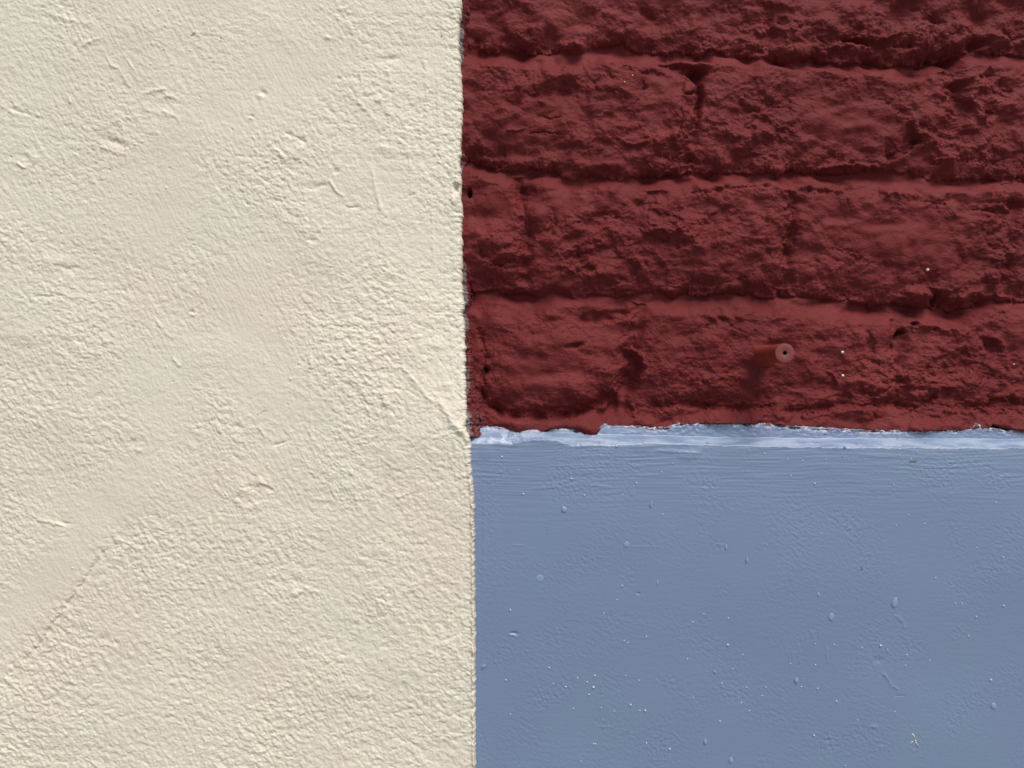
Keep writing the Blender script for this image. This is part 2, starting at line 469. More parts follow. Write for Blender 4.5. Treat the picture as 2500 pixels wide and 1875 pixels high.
F.scarp([(1470, 628), (1420, 626), (1370, 640)], 12, 6, 4)
F.scarp([(1760, 462), (1730, 478), (1700, 474), (1680, 480)], 10, 9, 3)
F.scarp([(1885, 445), (1862, 458), (1820, 462), (1790, 466), (1730, 476)], 18, 12, 4)
F.blob(1830, 452, 40, 6, 6, -8, 3); F.blob(1600, 480, 26, 14, -7, 0, 3); F.blob(1590, 466, 30, 5, 5)
F.scarp([(2100, 468), (2060, 462), (2010, 474), (1930, 470)], 12, 9, 5); F.blob(1980, 440, 60, 14, 4)
F.stroke([(1935, 480), (1928, 540), (1922, 600), (1918, 650)], 9, -6, 4, 0.3)
F.blob(1950, 494, 20, 12, -7); F.stroke([(2150, 468), (2200, 474), (2250, 480)], 8, 6, 4)
F.blob(2180, 445, 30, 20, -5); F.blob(2440, 505, 44, 9, 8, 5, 3); F.blob(2490, 500, 14, 22, -10, 0, 3)
F.scarp([(2480, 520), (2440, 516), (2380, 512)], 9, 7)
F.blob(2180, 600, 130, 56, 5, 8, 3)
F.scarp([(2190, 655), (2100, 640), (2060, 612), (2010, 610)], 10, 4, 8)
F.scarp([(1880, 700), (1850, 660), (1800, 690)], 16, 6, 6); F.blob(1815, 700, 16, 20, -10, 0, 3)
F.blob(1760, 640, 50, 22, 5, -10); F.scarp([(1700, 600), (1640, 606), (1600, 590)], 14, 6, 7)
F.stroke([(1560, 560), (1600, 574), (1660, 560)], 8, 5, 6); F.stroke([(1540, 620), (1570, 660), (1560, 700)], 7, 4, 4)
F.blob(1470, 680, 60, 20, 6, -5, 3); F.scarp([(1560, 660), (1540, 690), (1480, 700)], 12, 6, 4)
F.blob(2250, 720, 34, 16, 13, 5, 2.6); F.blob(2272, 718, 14, 18, 7, 0, 3); F.blob(2345, 728, 24, 13, 10, 5, 3); F.blob(2385, 716, 26, 9, 9, -18, 3)
F.blob(2300, 730, 8, 18, -14, 0, 3); F.blob(2440, 680, 18, 16, 6, 0, 3); F.scarp([(2450, 650), (2420, 690), (2400, 700)], 14, 6)
F.scarp([(1690, 704), (1640, 700), (1580, 690)], 9, 7, 4); F.stroke([(1580, 690), (1650, 698), (1740, 702)], 4, 4, 3)
F.blob(1640, 540, 30, 16, 5); F.blob(1720, 575, 40, 20, -4); F.blob(1880, 560, 30, 26, 4); F.blob(1840, 620, 20, 14, 5)
F.blob(2482, 560, 18, 30, 7); F.blob(2460, 620, 30, 18, 5); F.scarp([(2340, 480), (2300, 500), (2230, 490)], 12, 6, 7)

# ---- course 4 (above the plinth)
F.blob(1400, 745, 50, 12, 8, -6); F.blob(1350, 770, 20, 12, 6); F.blob(1460, 752, 40, 12, 6, -8)
F.scarp([(1545, 768), (1500, 784), (1462, 790), (1420, 788), (1400, 784)], 30, 15, 3)
F.blob(1180, 755, 24, 16, -8); F.blob(1255, 760, 30, 18, -8, -30); F.blob(1215, 735, 30, 12, 5)
F.blob(1300, 770, 16, 10, -7, 30)
F.blob(1340, 900, 150, 100, 18, 6, 3.6, 6)                      # the big rounded brick
F.blob(1300, 830, 60, 30, 5)
F.scarp([(1500, 950), (1488, 975), (1462, 996), (1405, 1018), (1353, 1026), (1281, 1028), (1227, 1018), (1183, 990)], 22, 22, 3, 0.06)
F.blob(1400, 845, 22, 6, -9, -10, 3); F.blob(1320, 860, 12, 8, 4)
F.blob(1548, 905, 15, 30, -23, 8, 3); F.blob(1525, 865, 22, 12, -10, 25, 3); F.blob(1530, 940, 20, 26, -15, 0, 3); F.blob(1498, 985, 14, 24, -18, 15, 3)
F.stroke([(1540, 850), (1565, 870), (1572, 900)], 7, 9, 3); F.blob(1570, 890, 7, 7, 6)
F.stroke([(1170, 800), (1185, 870), (1175, 950), (1185, 1000)], 7, -6, 5); F.blob(1188, 903, 5, 7, -18, 0, 3)
F.blob(1150, 1010, 30, 34, 6)
F.blob(1430, 1030, 34, 24, 5, 0, 3); F.blob(1446, 1052, 22, 13, 8, 0, 3)       # red paint run over the plinth edge
F.blob(1535, 980, 30, 20, 9); F.scarp([(1600, 1000), (1560, 996), (1540, 1010)], 12, 7)
F.stroke([(1545, 985), (1550, 1020)], 6, 5, 3)
F.blob(1720, 880, 170, 80, 7, 0, 3.4, 6)
F.scarp([(1900, 1000), (1830, 1004), (1740, 998), (1660, 992), (1580, 1000)], 16, 13, 5, 0.08)
F.scarp([(2300, 985), (2240, 1002), (2190, 990), (2120, 994), (2040, 1000), (1960, 1008), (1900, 1006)], 14, 11, 5, 0.08)
F.scarp([(2560, 1000), (2450, 1000), (2400, 994), (2330, 1004), (2300, 985)], 14, 13, 5, 0.08)
F.stroke([(1830, 1018), (1880, 1012), (1935, 1020)], 10, 7, 3); F.blob(2100, 1008, 60, 18, 10, 0, 3); F.stroke([(1960, 1022), (2040, 1005), (2110, 998)], 10, 6, 3)
F.stroke([(1700, 772), (1745, 790), (1720, 800)], 8, -6, 3); F.blob(1760, 778, 20, 8, -8, 30)
F.blob(1790, 825, 14, 14, -7); F.scarp([(1790, 850), (1760, 840), (1740, 820)], 12, 6)
F.blob(2212, 810, 8, 6, -18, 0, 3); F.blob(2240, 790, 9, 5, -14, 0, 3); F.blob(2205, 835, 17, 26, -10, 0, 3); F.stroke([(2215, 800), (2193, 830), (2187, 858)], 4, -6, 2)
F.stroke([(2180, 880), (2200, 905), (2212, 925)], 8, 7, 3); F.blob(2205, 925, 12, 9, 7); F.scarp([(2230, 930), (2205, 940), (2180, 934)], 10, 8)
F.scarp([(2120, 800), (2140, 840), (2128, 870)], 12, 6); F.blob(2123, 838, 7, 12, -8)
F.stroke([(2230, 800), (2280, 796), (2330, 806)], 12, 6, 4); F.blob(2290, 803, 7, 4, -8)
F.blob(2360, 790, 20, 12, -8, -20); F.scarp([(2480, 770), (2420, 780), (2370, 770)], 14, 6, 6)
F.blob(2432, 850, 24, 16, -12, 20, 3); F.scarp([(2475, 880), (2455, 850), (2410, 826)], 14, 7); F.stroke([(2395, 812), (2445, 830), (2468, 866)], 9, 7, 3)
F.scarp([(2340, 955), (2290, 935), (2240, 930)], 14, -6, 4); F.blob(2250, 965, 22, 14, 8, 0, 3); F.scarp([(2300, 970), (2270, 985), (2230, 980)], 12, 8)
F.stroke([(2020, 906), (2036, 912), (2046, 936)], 3.5, 5, 1); F.blob(2110, 935, 26, 16, 6); F.scarp([(2180, 950), (2140, 968), (2090, 960)], 14, 9, 5)
F.scarp([(2160, 900), (2120, 880), (2080, 890)], 10, 6, 5); F.blob(2050, 990, 14, 22, 5)
F.blob(1990, 790, 60, 20, 5); F.scarp([(2500, 930), (2440, 930), (2380, 940)], 14, 7, 7); F.blob(2492, 905, 20, 12, -9)
F.scarp([(2500, 975), (2450, 985), (2400, 975)], 14, 6, 6); F.blob(2470, 985, 50, 12, -8, 0, 3); F.blob(1660, 860, 14, 20, -5); F.blob(1640, 900, 20, 12, 4)
F.blob(2340, 765, 40, 10, -6); F.blob(2250, 768, 30, 6, -5)

# ---- natural roughness of eroded, many times painted brick
rough = 0.36 + 0.26 * fbm(X / 190, Y / 120, 211, 2)
for (x, y, rx, ry, k) in ((1850, 320, 100, 70, .7), (1620, 370, 100, 40, .5), (2400, 260, 110, 130, .55), (1960, 90, 200, 40, .5), (2260, 90, 160, 40, .6), (1420, 600, 120, 70, .45), (1230, 600, 60, 60, .3),
                         (1640, 560, 110, 60, .4), (1900, 560, 110, 70, .35), (2300, 720, 120, 30, .7), (2440, 560, 80, 120, .45), (2080, 940, 130, 60, .55), (2330, 920, 160, 80, .6), (1700, 940, 160, 60, .3), (1960, 450, 160, 30, .4),
                         (2050, 300, 90, 45, -.3), (2180, 600, 120, 50, -.4), (1340, 880, 140, 80, -.4), (1330, 800, 160, 30, -.35), (1400, 490, 90, 40, -.3), (1950, 790, 120, 40, -.25), (1260, 350, 60, 30, -.15), (1450, 40, 120, 40, -.1)):
    rough += k * np.exp(-((X - x) / rx) ** 2 - ((Y - y) / ry) ** 2)
rough = np.clip(rough, 0.10, 1.3) * (1 - 0.75 * smooth_m)
H += rough * 10.5 * crust(X, Y * 1.15, 62, 221, 0.2, 1.15)
H += rough * 4.0 * crust(X, Y * 1.15, 30, 231, 0.22, 1.1)
mA = sstep(-0.25, 0.35, fbm(X / 110, Y / 80, 251, 2)); mB = sstep(-0.3, 0.3, fbm(X / 60 + 5, Y / 45, 275, 2))
keep = 1 - 0.65 * smooth_m
H += keep * (0.15 + rough) * 1.05 * (5.0 * mA * lumps(X, Y * 1.1, 40, 261) + 4.2 * mB * lumps(X, Y * 1.1, 21, 265) + 2.4 * mA * lumps(X, Y * 1.1, 11, 277))
H += keep * (0.2 + rough) * 0.8 * fbm(X / 12, Y / 9, 271, 3, 0.6)
H += 0.34 * fbm(X / 5.0, Y / 4.2, 281, 2) * (0.7 + rough)
H += 4.0 * fbm(X / 52, Y / 42, 285, 2, 0.4) * (1 - 0.5 * smooth_m)
# the upright joints: shallow soft valleys filled with paint
for pts, w, a_ in (([(1694, 140), (1690, 240), (1682, 400)], 34, 7), ([(2330, 160), (2345, 260), (2300, 380)], 34, 8), ([(1276, 430), (1278, 560), (1284, 700)], 24, 8), ([(1930, 470), (1926, 570), (1918, 700)], 24, 9),
                   ([(2478, 440), (2470, 560), (2466, 720)], 24, 6), ([(1560, 740), (1548, 880), (1510, 1010)], 30, 9), ([(2196, 760), (2196, 850), (2200, 1000)], 26, 8), ([(1880, 0), (1885, 110)], 26, 6)):
    F.AMP = 1.0
    F.stroke([(p[0] + 10 * math.sin(p[1] / 37.0), p[1]) for p in pts], w * 0.68, -a_ * 2.1, 3, 0.1)
F.AMP = 1; F.blob(1848, 868, 34, 30, 14, 0, 2.2, 3)
# cracks in the thick paint
cx_ = X / 34 + 0.12 * F.W1; cy_ = Y / 26 + 0.12 * F.W2
f1, f2, _ = voro(cx_, cy_, 291)
cm = sstep(0.25, 0.6, fbm(X / 130 + 9, Y / 100, 295, 2))
H -= 1.2 * cm * np.exp(-((f2 - f1) / 0.045) ** 2) * (1 - smooth_m)
# brush streaks in the lower courses
bm = sstep(640, 760, Y) * 0.8 + 0.7 * np.exp(-((X - 2200) / 170) ** 2 - ((Y - 610) / 70) ** 2)
xs_, ys_ = rot(X, Y, 6)
H += bm * 0.35 * fbm(xs_ / 90, (ys_ + 6 * F.W1 * 0.2) / 4.2, 301, 2)
# towards the cream return the bricks fall back a little, towards the plinth the mortar comes forward
H -= 6 * sstep(1215, 1150, X)
H += 20 * sstep(1006, 1046, Y) * sstep(1180, 1260, X)
H -= 60 * sstep(-3, 9, Y - plinth_edge(bx)[None, :])
dirt_dark = 0.8 * np.exp(-((Y - (plinth_edge(bx)[None, :] - 3)) / 5) ** 2) * sstep(0.1, 0.45, fbm(X / 26, Y / 9, 311, 3)) * (X > 1140)
dirt_dark += 0.7 * np.exp(-((X - 1330) / 60) ** 2 - ((Y - 1034) / 5) ** 2) * sstep(-0.1, 0.3, fbm(X / 12, Y / 7, 315, 2))  # broken darker strip beneath the rounded brick
for hx, hy, hr, hh in ((1147, 472, 4, 9), (1188, 903, 4, 5)):
    dirt_dark += np.exp(-((X - hx) / hr) ** 4 - ((Y - hy) / hh) ** 4)  # darker colour inside the two pits
F.blob(1147, 472, 5, 10, -30, 0, 4, 0)
wall = grid_object("brick_wall", X, Y, H + BRICK, mr.m, attrs={"dirt_dark": np.clip(dirt_dark, 0, 1)}, u=SB)
tag(wall, "old brick wall under thick flaking dark red paint, above the blue band", "brick wall")
BH, BX_, BY_ = H + BRICK, bx, by
def wall_h(px, py):
    return float(BH[np.searchsorted(BY_, py), np.searchsorted(BX_, px)])
del F

# ================================================================== cream rendered wall
cv = axis(LEFT, -12, 1140, 1140, 1.5)
cy = axis(TOP, -12, 1890, BOT, 1.5)
V, Y = np.meshgrid(cv, cy)
e = cream_edge(cy)[:, None]
X = V + (e - 1140.0) * np.exp((V - 1140.0) / 70.0)
F = Field(X, Y); H = F.H
de = e - X                                                  # distance from the free edge
H += 4 * fbm(X / 500, Y / 500, 401, 2) + 1.6 * fbm(X / 170, Y / 140, 405, 2)
# the corner strip turns towards the right
H -= 44 * np.exp(-np.clip(de, 0, None) / 240.0) * sstep(1120, 700, Y)
# roller stipple, drawn out down to the right
u, v = rot(X, Y, 24)
wx = 5 * fbm(X / 40, Y / 40, 411, 2)
cover = 0.62 + 0.5 * fbm(X / 260, Y / 230, 415, 2) + 0.25 * sstep(900, 1500, Y)
cover += 0.40 * np.exp(-((X - 900) / 170) ** 2 - ((Y - 800) / 330) ** 2) + 0.25 * sstep(500, 0, X) * sstep(500, 800, Y)
cover -= 0.45 * np.exp(-((X - 600) / 160) ** 2 - ((Y - 90) / 170) ** 2) + 0.35 * np.exp(-((X - 640) / 90) ** 2 - ((Y - 850) / 260) ** 2)
cover -= 0.75 * np.exp(-((X - 190 + (Y - 1330) * 0.72) / 80) ** 2 - ((Y - 1330) / 260) ** 2)
cover = np.clip(cover, 0.16, 1.3)
H += cover * 1.15 * lumps(X + wx, Y + wx, 19, 419) + cover * 0.9 * lumps(X, Y, 10, 420)
H += cover * 1.15 * fbm((u + wx) / 20, (v + wx) / 15, 421, 2, 0.6)
H += cover * 0.7 * fbm((u - wx) / 11, (v + wx) / 8.5, 431, 2, 0.55)
H += 0.5 * fbm(X / 5.2, Y / 5.2, 441, 2) * (0.5 + 0.5 * cover)
# coarser lumps on the right
H += 1.4 * sstep(760, 860, X) * np.clip(cover, 0, 1) * lumps(X, Y, 26, 451) * sstep(-0.1, 0.3, fbm(X / 90, Y / 90, 453, 2))
# diagonal trowel / brush streaks
u, v = rot(X, Y, 62)
sm = sstep(-0.1, 0.5, fbm(X / 260, Y / 260, 461, 2) + 0.3)
H += sm * 0.5 * fbm(u / 48, v / 8.0, 465, 3) * sstep(980, 800, X)
H += 0.3 * sstep(1000, 1070, X) * fbm(X / 5.5, Y / 70, 471, 2) + 0.12 * fbm(X / 6, Y / 60, 473, 2) * sstep(700, 780, X)
# traced marks
F.AMP = 0.52
F.stroke([(20, 262), (60, 276), (110, 294)], 5, -3.2, 2)
F.stroke([(20, 270), (60, 286)], 4, 2, 2)
F.scarp([(62, 368), (92, 388)], 9, -6, 1); F.scarp([(92, 388), (60, 430)], 9, -4, 2); F.blob(64, 388, 20, 7, -4, 30); F.stroke([(40, 396), (62, 412)], 3, 4, 1)
F.blob(285, 348, 26, 8, -6.5, 18, 2.4); F.stroke([(240, 356), (285, 374), (312, 378)], 4.5, 4.5, 2)
F.stroke([(200, 112), (228, 98), (250, 92)], 4, 4, 2); F.stroke([(205, 100), (200, 118)], 4, 2, 1)
F.stroke([(120, 30), (170, 50), (230, 56)], 8, 3, 4)
F.stroke([(350, 225), (390, 218), (405, 214)], 4, 4, 2); F.stroke([(400, 232), (430, 238)], 4, 4, 2); F.stroke([(395, 272), (425, 282), (440, 300)], 5, 4.5, 3)
F.blob(405, 255, 22, 12, -3); F.stroke([(290, 280), (300, 320), (310, 380)], 3, 2, 3)
F.stroke([(300, 130), (320, 160), (335, 182)], 3, 2.6, 1); F.stroke([(250, 140), (290, 170), (330, 230), (370, 290)], 3, 1.5, 4)
F.blob(639, 222, 9, 6, -7, 35); F.blob(632, 234, 8, 5, 4, 20); F.blob(613, 282, 6, 4, -6); F.blob(611, 288, 6, 4, 4)
F.blob(797, 86, 10, 5, 4); F.blob(840, 80, 8, 6, -3); F.blob(950, 133, 24, 8, -5.5, -10); F.blob(824, 185, 6, 4, -5)
F.stroke([(942, 160), (950, 195)], 4, 4, 1); F.stroke([(865, 240), (900, 270), (920, 300)], 6, 4, 3); F.stroke([(880, 228), (905, 226), (930, 218)], 4, -4, 2)
F.stroke([(930, 232), (912, 240)], 4, 4, 1); F.stroke([(1020, 290), (1022, 320)], 3, 3, 1); F.blob(935, 355, 14, 8, 4)
F.stroke([(690, 320), (715, 330), (745, 345)], 5, -5, 3); F.blob(715, 375, 24, 16, 4); F.stroke([(665, 355), (700, 395)], 4, 3, 3); F.blob(728, 360, 8, 6, 3)
F.stroke([(730, 450), (760, 456), (800, 444)], 7, -4, 3); F.stroke([(800, 434), (815, 460), (838, 480)], 3.5, 5, 1.5); F.blob(820, 415, 10, 5, -5, -20)
F.stroke([(902, 400), (912, 450), (930, 520)], 5, 4, 2); F.stroke([(840, 505), (880, 500)], 5, -4, 3); F.blob(760, 585, 9, 7, -6); F.blob(735, 560, 14, 10, 4, 40)
for (a1, b1, c1, d1, a2) in ((1030, 100, 1040, 330, 2.6), (1062, 150, 1070, 420, 2.2), (940, 240, 952, 380, 2.4), (985, 300, 1000, 470, 2.0), (1048, 470, 1052, 700, 2.2), (870, 110, 878, 210, 2.4)):
    F.stroke([(a1, b1), ((a1 + c1) / 2 + 4, (b1 + d1) / 2), (c1, d1)], 4, a2 * 0.9, 4)
F.stroke([(738, 380), (742, 520), (752, 700), (756, 880), (760, 1100)], 4, 1.8, 5, 0.02)
F.scarp([(752, 600), (754, 700), (757, 900)], 20, 2.5, 5, 0.1)
F.stroke([(755, 870), (760, 900)], 5, 4, 2)
F.stroke([(980, 892), (1010, 930), (1035, 962), (1060, 985)], 5, 5, 2); F.stroke([(930, 915), (938, 960), (942, 1010)], 7, 5, 3)
F.stroke([(1066, 975), (1085, 1005), (1110, 1035), (1138, 1062), (1150, 1080)], 9, 8, 4); F.blob(1105, 1000, 12, 10, 4)
F.blob(960, 1115, 18, 30, 4); F.stroke([(945, 1130), (965, 1145)], 6, 3, 2); F.blob(1062, 840, 20, 14, 5); F.blob(1090, 940, 12, 10, 4)
F.stroke([(665, 1088), (690, 1082), (712, 1074)], 4, -5, 1.5); F.blob(640, 1180, 16, 10, 6, 20); F.stroke([(595, 1190), (640, 1186), (670, 1200)], 5, -5, 3)
F.stroke([(570, 1215), (600, 1240), (640, 1230)], 6, 5, 4); F.blob(580, 1040, 18, 8, -4, 20); F.stroke([(630, 1040), (650, 1070)], 4, 3, 2)
F.blob(980, 1210, 14, 5, 5, -20); F.blob(975, 1226, 10, 5, 4); F.blob(720, 1420, 12, 8, -5); F.blob(725, 1448, 16, 8, 6, -20); F.stroke([(740, 1432), (780, 1448)], 4, 4, 2)
F.stroke([(900, 1690), (905, 1712)], 4, 5, 1); F.blob(160, 1278, 14, 5, -5, 10); F.stroke([(90, 1270), (130, 1276), (160, 1284)], 4, 4, 2)
F.stroke([(240, 1560), (270, 1555), (290, 1572)], 5, -4, 2); F.stroke([(140, 1750), (150, 1740)], 3, 3, 1)
F.scarp([(0, 1700), (60, 1622), (130, 1530), (200, 1430), (260, 1340), (300, 1270)], 60, 4.5, 5, 0.12, 4)
F.stroke([(25, 1660), (90, 1580), (150, 1495), (205, 1420), (262, 1338)], 5, -5.5, 5)
F.blob(135, 640, 30, 16, 5); F.blob(165, 655, 26, 8, -4, 10); F.blob(60, 820, 40, 20, 3); F.stroke([(80, 725), (160, 720)], 5, -4, 4); F.stroke([(110, 742), (150, 740)], 5, 4, 3)
F.blob(300, 710, 8, 6, -4); F.blob(465, 762, 6, 4, -5); F.blob(469, 768, 6, 4, 5); F.stroke([(380, 780), (420, 830)], 4, 3, 2); F.stroke([(225, 985), (250, 955)], 8, -2, 4)
F.stroke([(420, 872), (440, 895)], 4, 4, 1); F.blob(325, 1080, 14, 8, -4); F.blob(340, 1100, 12, 7, 4); F.blob(590, 1195, 20, 14, 5)
F.stroke([(168, 236), (170, 252)], 2.2, 4, 0.3, 0.05); F.stroke([(534, 1518), (542, 1525)], 2.2, 4, 0.3, 0.05); F.stroke([(195, 1742), (204, 1736)], 2.4, 5, 0.3, 0.05)
# notch and lumps along the free edge
F.blob(1112, 447, 9, 9, -14, 45, 2.6); F.stroke([(1100, 436), (1116, 460)], 4, -6, 1); F.blob(1106, 478, 10, 16, 7)
H += sstep(80, 0, de) * 2.6 * lumps(X, Y, 15, 481) * sstep(1300, 1050, Y) + sstep(60, 0, de) * 1.2 * lumps(X, Y, 9, 485)
# thin raised rim of paint against the blue
H += 5.0 * (1 + 0.7 * F.W1) * np.exp(-((de - 5) / 3.0) ** 2) * sstep(1100, 1180, Y)
# rounded arris
rr = 11.0
q = np.clip(1 - de / rr, 0, 1)
H -= rr * 1.0 * (1 - np.sqrt(np.clip(1 - q * q, 0, 1)))
# pin holes
rng = np.random.RandomState(5)
for i in range(150):
    F.blob(rng.uniform(0, 1110), rng.uniform(0, 1875), 2.2, 2.2, -3.5 if i % 2 else 3.5, 0, 2, 0)
sp = np.zeros_like(H); stn = np.zeros_like(H)
for (x, y, rx, ry) in ((466, 84, 3, 1.5), (470, 80, 1.5, 3), (474, 81, 1.5, 3), (538, 90, 1.6, 3), (1075, 72, 2, 3), (397, 121, 3, 1.6), (440, 84, 3, 1.3),
                       (227, 803, 1.6, 1.6), (151, 940, 1.6, 1.6), (165, 940, 2, 1.5), (80, 1486, 1, 1), (605, 1172, 1, 1), (629, 1013, 1.6, 1.6), (648, 1003, 6, 0.8)):
    sp += np.exp(-(((X - x) / rx) ** 2 + ((Y - y) / ry) ** 2) ** 1.5)
dx, dy = X - 640, Y - 1005
a, b = rot(dx, dy, -35); sp += 0.7 * np.exp(-(a / 9) ** 4 - (b / 1.0) ** 2)
stn += 0.55 * np.exp(-((X - 1114) / 7) ** 2 - ((Y - 447) / 8) ** 2)
stn += 0.25 * np.exp(-(de / 5) ** 2) * sstep(1100, 1200, Y) + 0.3 * np.exp(-((X - 1045) / 20) ** 2 - ((Y - 905) / 40) ** 2) * 0
# close the edge with columns that run back into the wall
def add_cols(A, vals): return np.concatenate([A] + [x[:, None] for x in vals], 1)
xe = X[:, -1]; he = H[:, -1]
X2 = add_cols(X, [xe + 0.6, xe + 0.4]); Y2 = add_cols(Y, [Y[:, -1]] * 2); H2 = add_cols(H, [he - 8, he - 110])
sp = add_cols(sp, [sp[:, -1] * 0] * 2); stn = add_cols(stn, [stn[:, -1] * 0] * 2)
cream = grid_object("rendered_wall", X2, Y2, H2, mc.m, attrs={"speck": np.clip(sp, 0, 1), "stain": np.clip(stn, 0, 1)})
tag(cream, "cream painted rendered wall with rough roller texture, standing proud of the red brick", "rendered wall")
EDGE_X, EDGE_H, EDGE_Y = xe, he, cy

# its return: gritty cement edge splashed with red paint
ry = axis(TOP, -12, 1068, 1068, 1.0)
sv = np.linspace(0, 1, 64)
T, Y = np.meshgrid(sv, ry)
ex = np.interp(ry, EDGE_Y, EDGE_X)[:, None]; eh = np.interp(ry, EDGE_Y, EDGE_H)[:, None]
wdt = (26 + 9 * fbm(ry / 60, ry * 0, 501, 3) + 22 * sstep(820, 1040, ry) + 8 * sstep(120, 0, ry))[:, None]
X = ex - 5 + T * (wdt + 6)
flat = np.minimum(T / 0.55, 1)
H = eh - 6 - 26 * flat - 44 * np.clip((T - 0.5) / 0.5, 0, 1) ** 1.4
H = H - 12 * np.exp(-((T - 0.68) / 0.07) ** 2) * sstep(-0.2, 0.3, perlin(X / 9, Y / 14, 503))
gr = 0.25 + 0.75 * sstep(0.0, 0.35, fbm(X / 40, Y / 60, 505, 2) + 0.35 * sstep(780, 1000, Y) + 0.1)
H = H + gr * (5.0 * lumps(X, Y, 9, 511) + 2.5 * lumps(X, Y, 4.5, 515)) + 1.5 * fbm(X / 20, Y / 30, 517, 3)
H = H - 3.0 * sstep(0.2, 0.5, perlin(X / 7, Y / 9, 519)) * gr
bare = np.zeros_like(H)
de = X - ex
for y0, y1, k in ((36, 62, .9), (66, 112, 1), (118, 150, .9), (375, 395, .7), (436, 470, .9), (525, 548, .7), (632, 680, .7), (690, 735, .9), (755, 800, .6), (900, 960, .5), (1010, 1060, 1)):
    bare += k * sstep(y0 - 6, y0 + 4, Y) * sstep(y1 + 6, y1 - 4, Y) * sstep(11, 6, de + 4 * perlin(X / 6, Y / 8, 523))
bare += 0.45 * sstep(0.15, 0.4, perlin(X / 5, Y / 6, 527)) * sstep(12, 4, de)
bare += 0.3 * sstep(990, 1035, Y) * sstep(0.0, 0.3, perlin(X / 6, Y / 6, 529))
drt = 0.8 * sstep(0.25, 0.5, fbm(X / 7, Y / 9, 531, 2)) * sstep(10, 3, de) + 0.9 * np.exp(-((Y - 722) / 18) ** 4) * sstep(14, 20, de) * sstep(-.2, .2, perlin(X / 4, Y / 9, 533))
drt += np.exp(-((de - 4) / 3) ** 2 - ((Y - 746) / 4) ** 2)
ret = grid_object("wall_edge", X, Y, H, me_.m, parent=cream, attrs={"bare": np.clip(bare, 0, 1), "dirt_dark": np.clip(drt, 0, 1)})
tag(ret, "crumbly edge of the render daubed with dark red paint")

# ================================================================== blue plinth
px_ = axis(1160, 1160, 2510, RIGHT, 1.4)
pv = axis(1046, 1046, 1890, BOT, 1.4)
V0 = 1046.0
X, V = np.meshgrid(px_, pv)
pe = plinth_edge(px_)[None, :]
Y = V + (pe - V0) * np.exp(-(V - V0) / 40.0)
X = X + (cream_edge(Y) - 3 - px_[0]) * np.exp(-(X - px_[0]) / 30.0)
F = Field(X, Y); H = F.H
H += 2.5 * fbm(X / 420, Y / 380, 601, 2)
d = Y - pe
# bevelled top: a small steep lip, then the sloping weathered top, then the face
brk = poly([(1100, 1085), (1250, 1088), (1300, 1076), (1360, 1079), (1400, 1092), (1500, 1092), (1600, 1085), (1700, 1089), (1800, 1092), (2100, 1097), (2500, 1098), (6000, 1100)], px_)[None, :] + 2.5 * fbm(X / 60, X * 0, 603, 3) + 1.5 * F.W1
shelf = poly([(1100, 1054), (1300, 1056), (1450, 1063), (1600, 1067), (1800, 1073), (2500, 1076), (6000, 1078)], px_)[None, :] + 2 * fbm(X / 60, X * 0 + 3, 605, 3)
k1 = sstep(0, 1, (shelf - Y) / np.maximum(shelf - pe, 6))           # upper, rough lip
t = np.clip((brk - Y) / (brk - shelf), 0, 1.0)
H -= 34 * (t ** 1.3) * sstep(0, 0.25, t)
H -= 4 * k1
H -= 12 * np.exp(-np.clip(Y - 1095, 0, None) / 170.0)
rg = sstep(brk + 5, brk - 8, Y)
H += rg * (0.9 * crust(X, Y, 34, 611, 0.3, 2.2) + 0.5 * fbm(X / 16, Y / 7, 615, 3)) + k1 * 3.0 * lumps(X, Y, 13, 617) * sstep(1500, 1640, X)
face = 1 - rg
# brush and roller finish
H += face * 0.55 * fbm(X / 150, (Y + 10 * fbm(X / 300, Y / 300, 619, 2)) / 6.5, 621, 2) * sstep(1330, 1090, Y)
u, v = rot(X, Y, 30)
cov = np.clip(0.45 + 0.7 * fbm(X / 170, Y / 150, 625, 2), 0.1, 1.2)
H += face * cov * 0.42 * fbm(u / 12, v / 6.5, 631, 2)
H += face * 0.55 * np.clip(fbm(X / 120, Y / 110, 633, 2) - 0.15, 0, 1) * 2 * fbm(X / 8, Y / 8, 635, 2)
H += face * 0.7 * np.exp(-((X - 1200) / 16) ** 2) * sstep(1180, 1240, Y) * sstep(1400, 1310, Y) * lumps(X, Y, 9, 637)
F.AMP = 0.6
F.stroke([(1180, 1185), (1182, 1300), (1180, 1420)], 3, 1.2, 3)
F.blob(1255, 1550, 9, 4, -4, 10); F.blob(1252, 1554, 9, 3, 3, 10); F.blob(1180, 1632, 4, 7, 4, 20); F.blob(1560, 1451, 4, 3, -4); F.blob(1357, 1546, 2.5, 8, 2.5, 20)
F.stroke([(1250, 1334), (1280, 1334)], 2, 1.6, 1); F.stroke([(1540, 1209), (1556, 1209)], 2, 2, 0.5); F.stroke([(1534, 1337), (1610, 1337)], 2, 1.2, 1)
F.stroke([(2160, 1645), (2185, 1680), (2200, 1690)], 4, 1.8, 3); F.stroke([(2190, 1500), (2220, 1540)], 4, 1.5, 4); F.blob(2150, 1616, 10, 6, -3)
F.stroke([(2188, 1704), (2215, 1702)], 2, -2, 0.6); F.blob(2138, 1778, 8, 4, 2.5); F.stroke([(2022, 1580), (2024, 1624)], 2.5, 1.5, 1)
F.stroke([(1600, 1100), (1640, 1104), (1720, 1108)], 4, 2, 2); F.stroke([(1300, 1195), (1420, 1186), (1500, 1190)], 3, 1.2, 2)
F.blob(1185, 1105, 18, 20, 1.8, 0, 3.5); F.blob(1684, 1114, 26, 13, 2.0, 0, 3.5); F.blob(1572, 1096, 22, 12, 1.6, 0, 3.5); F.blob(1148, 1120, 30, 12, 1.0)
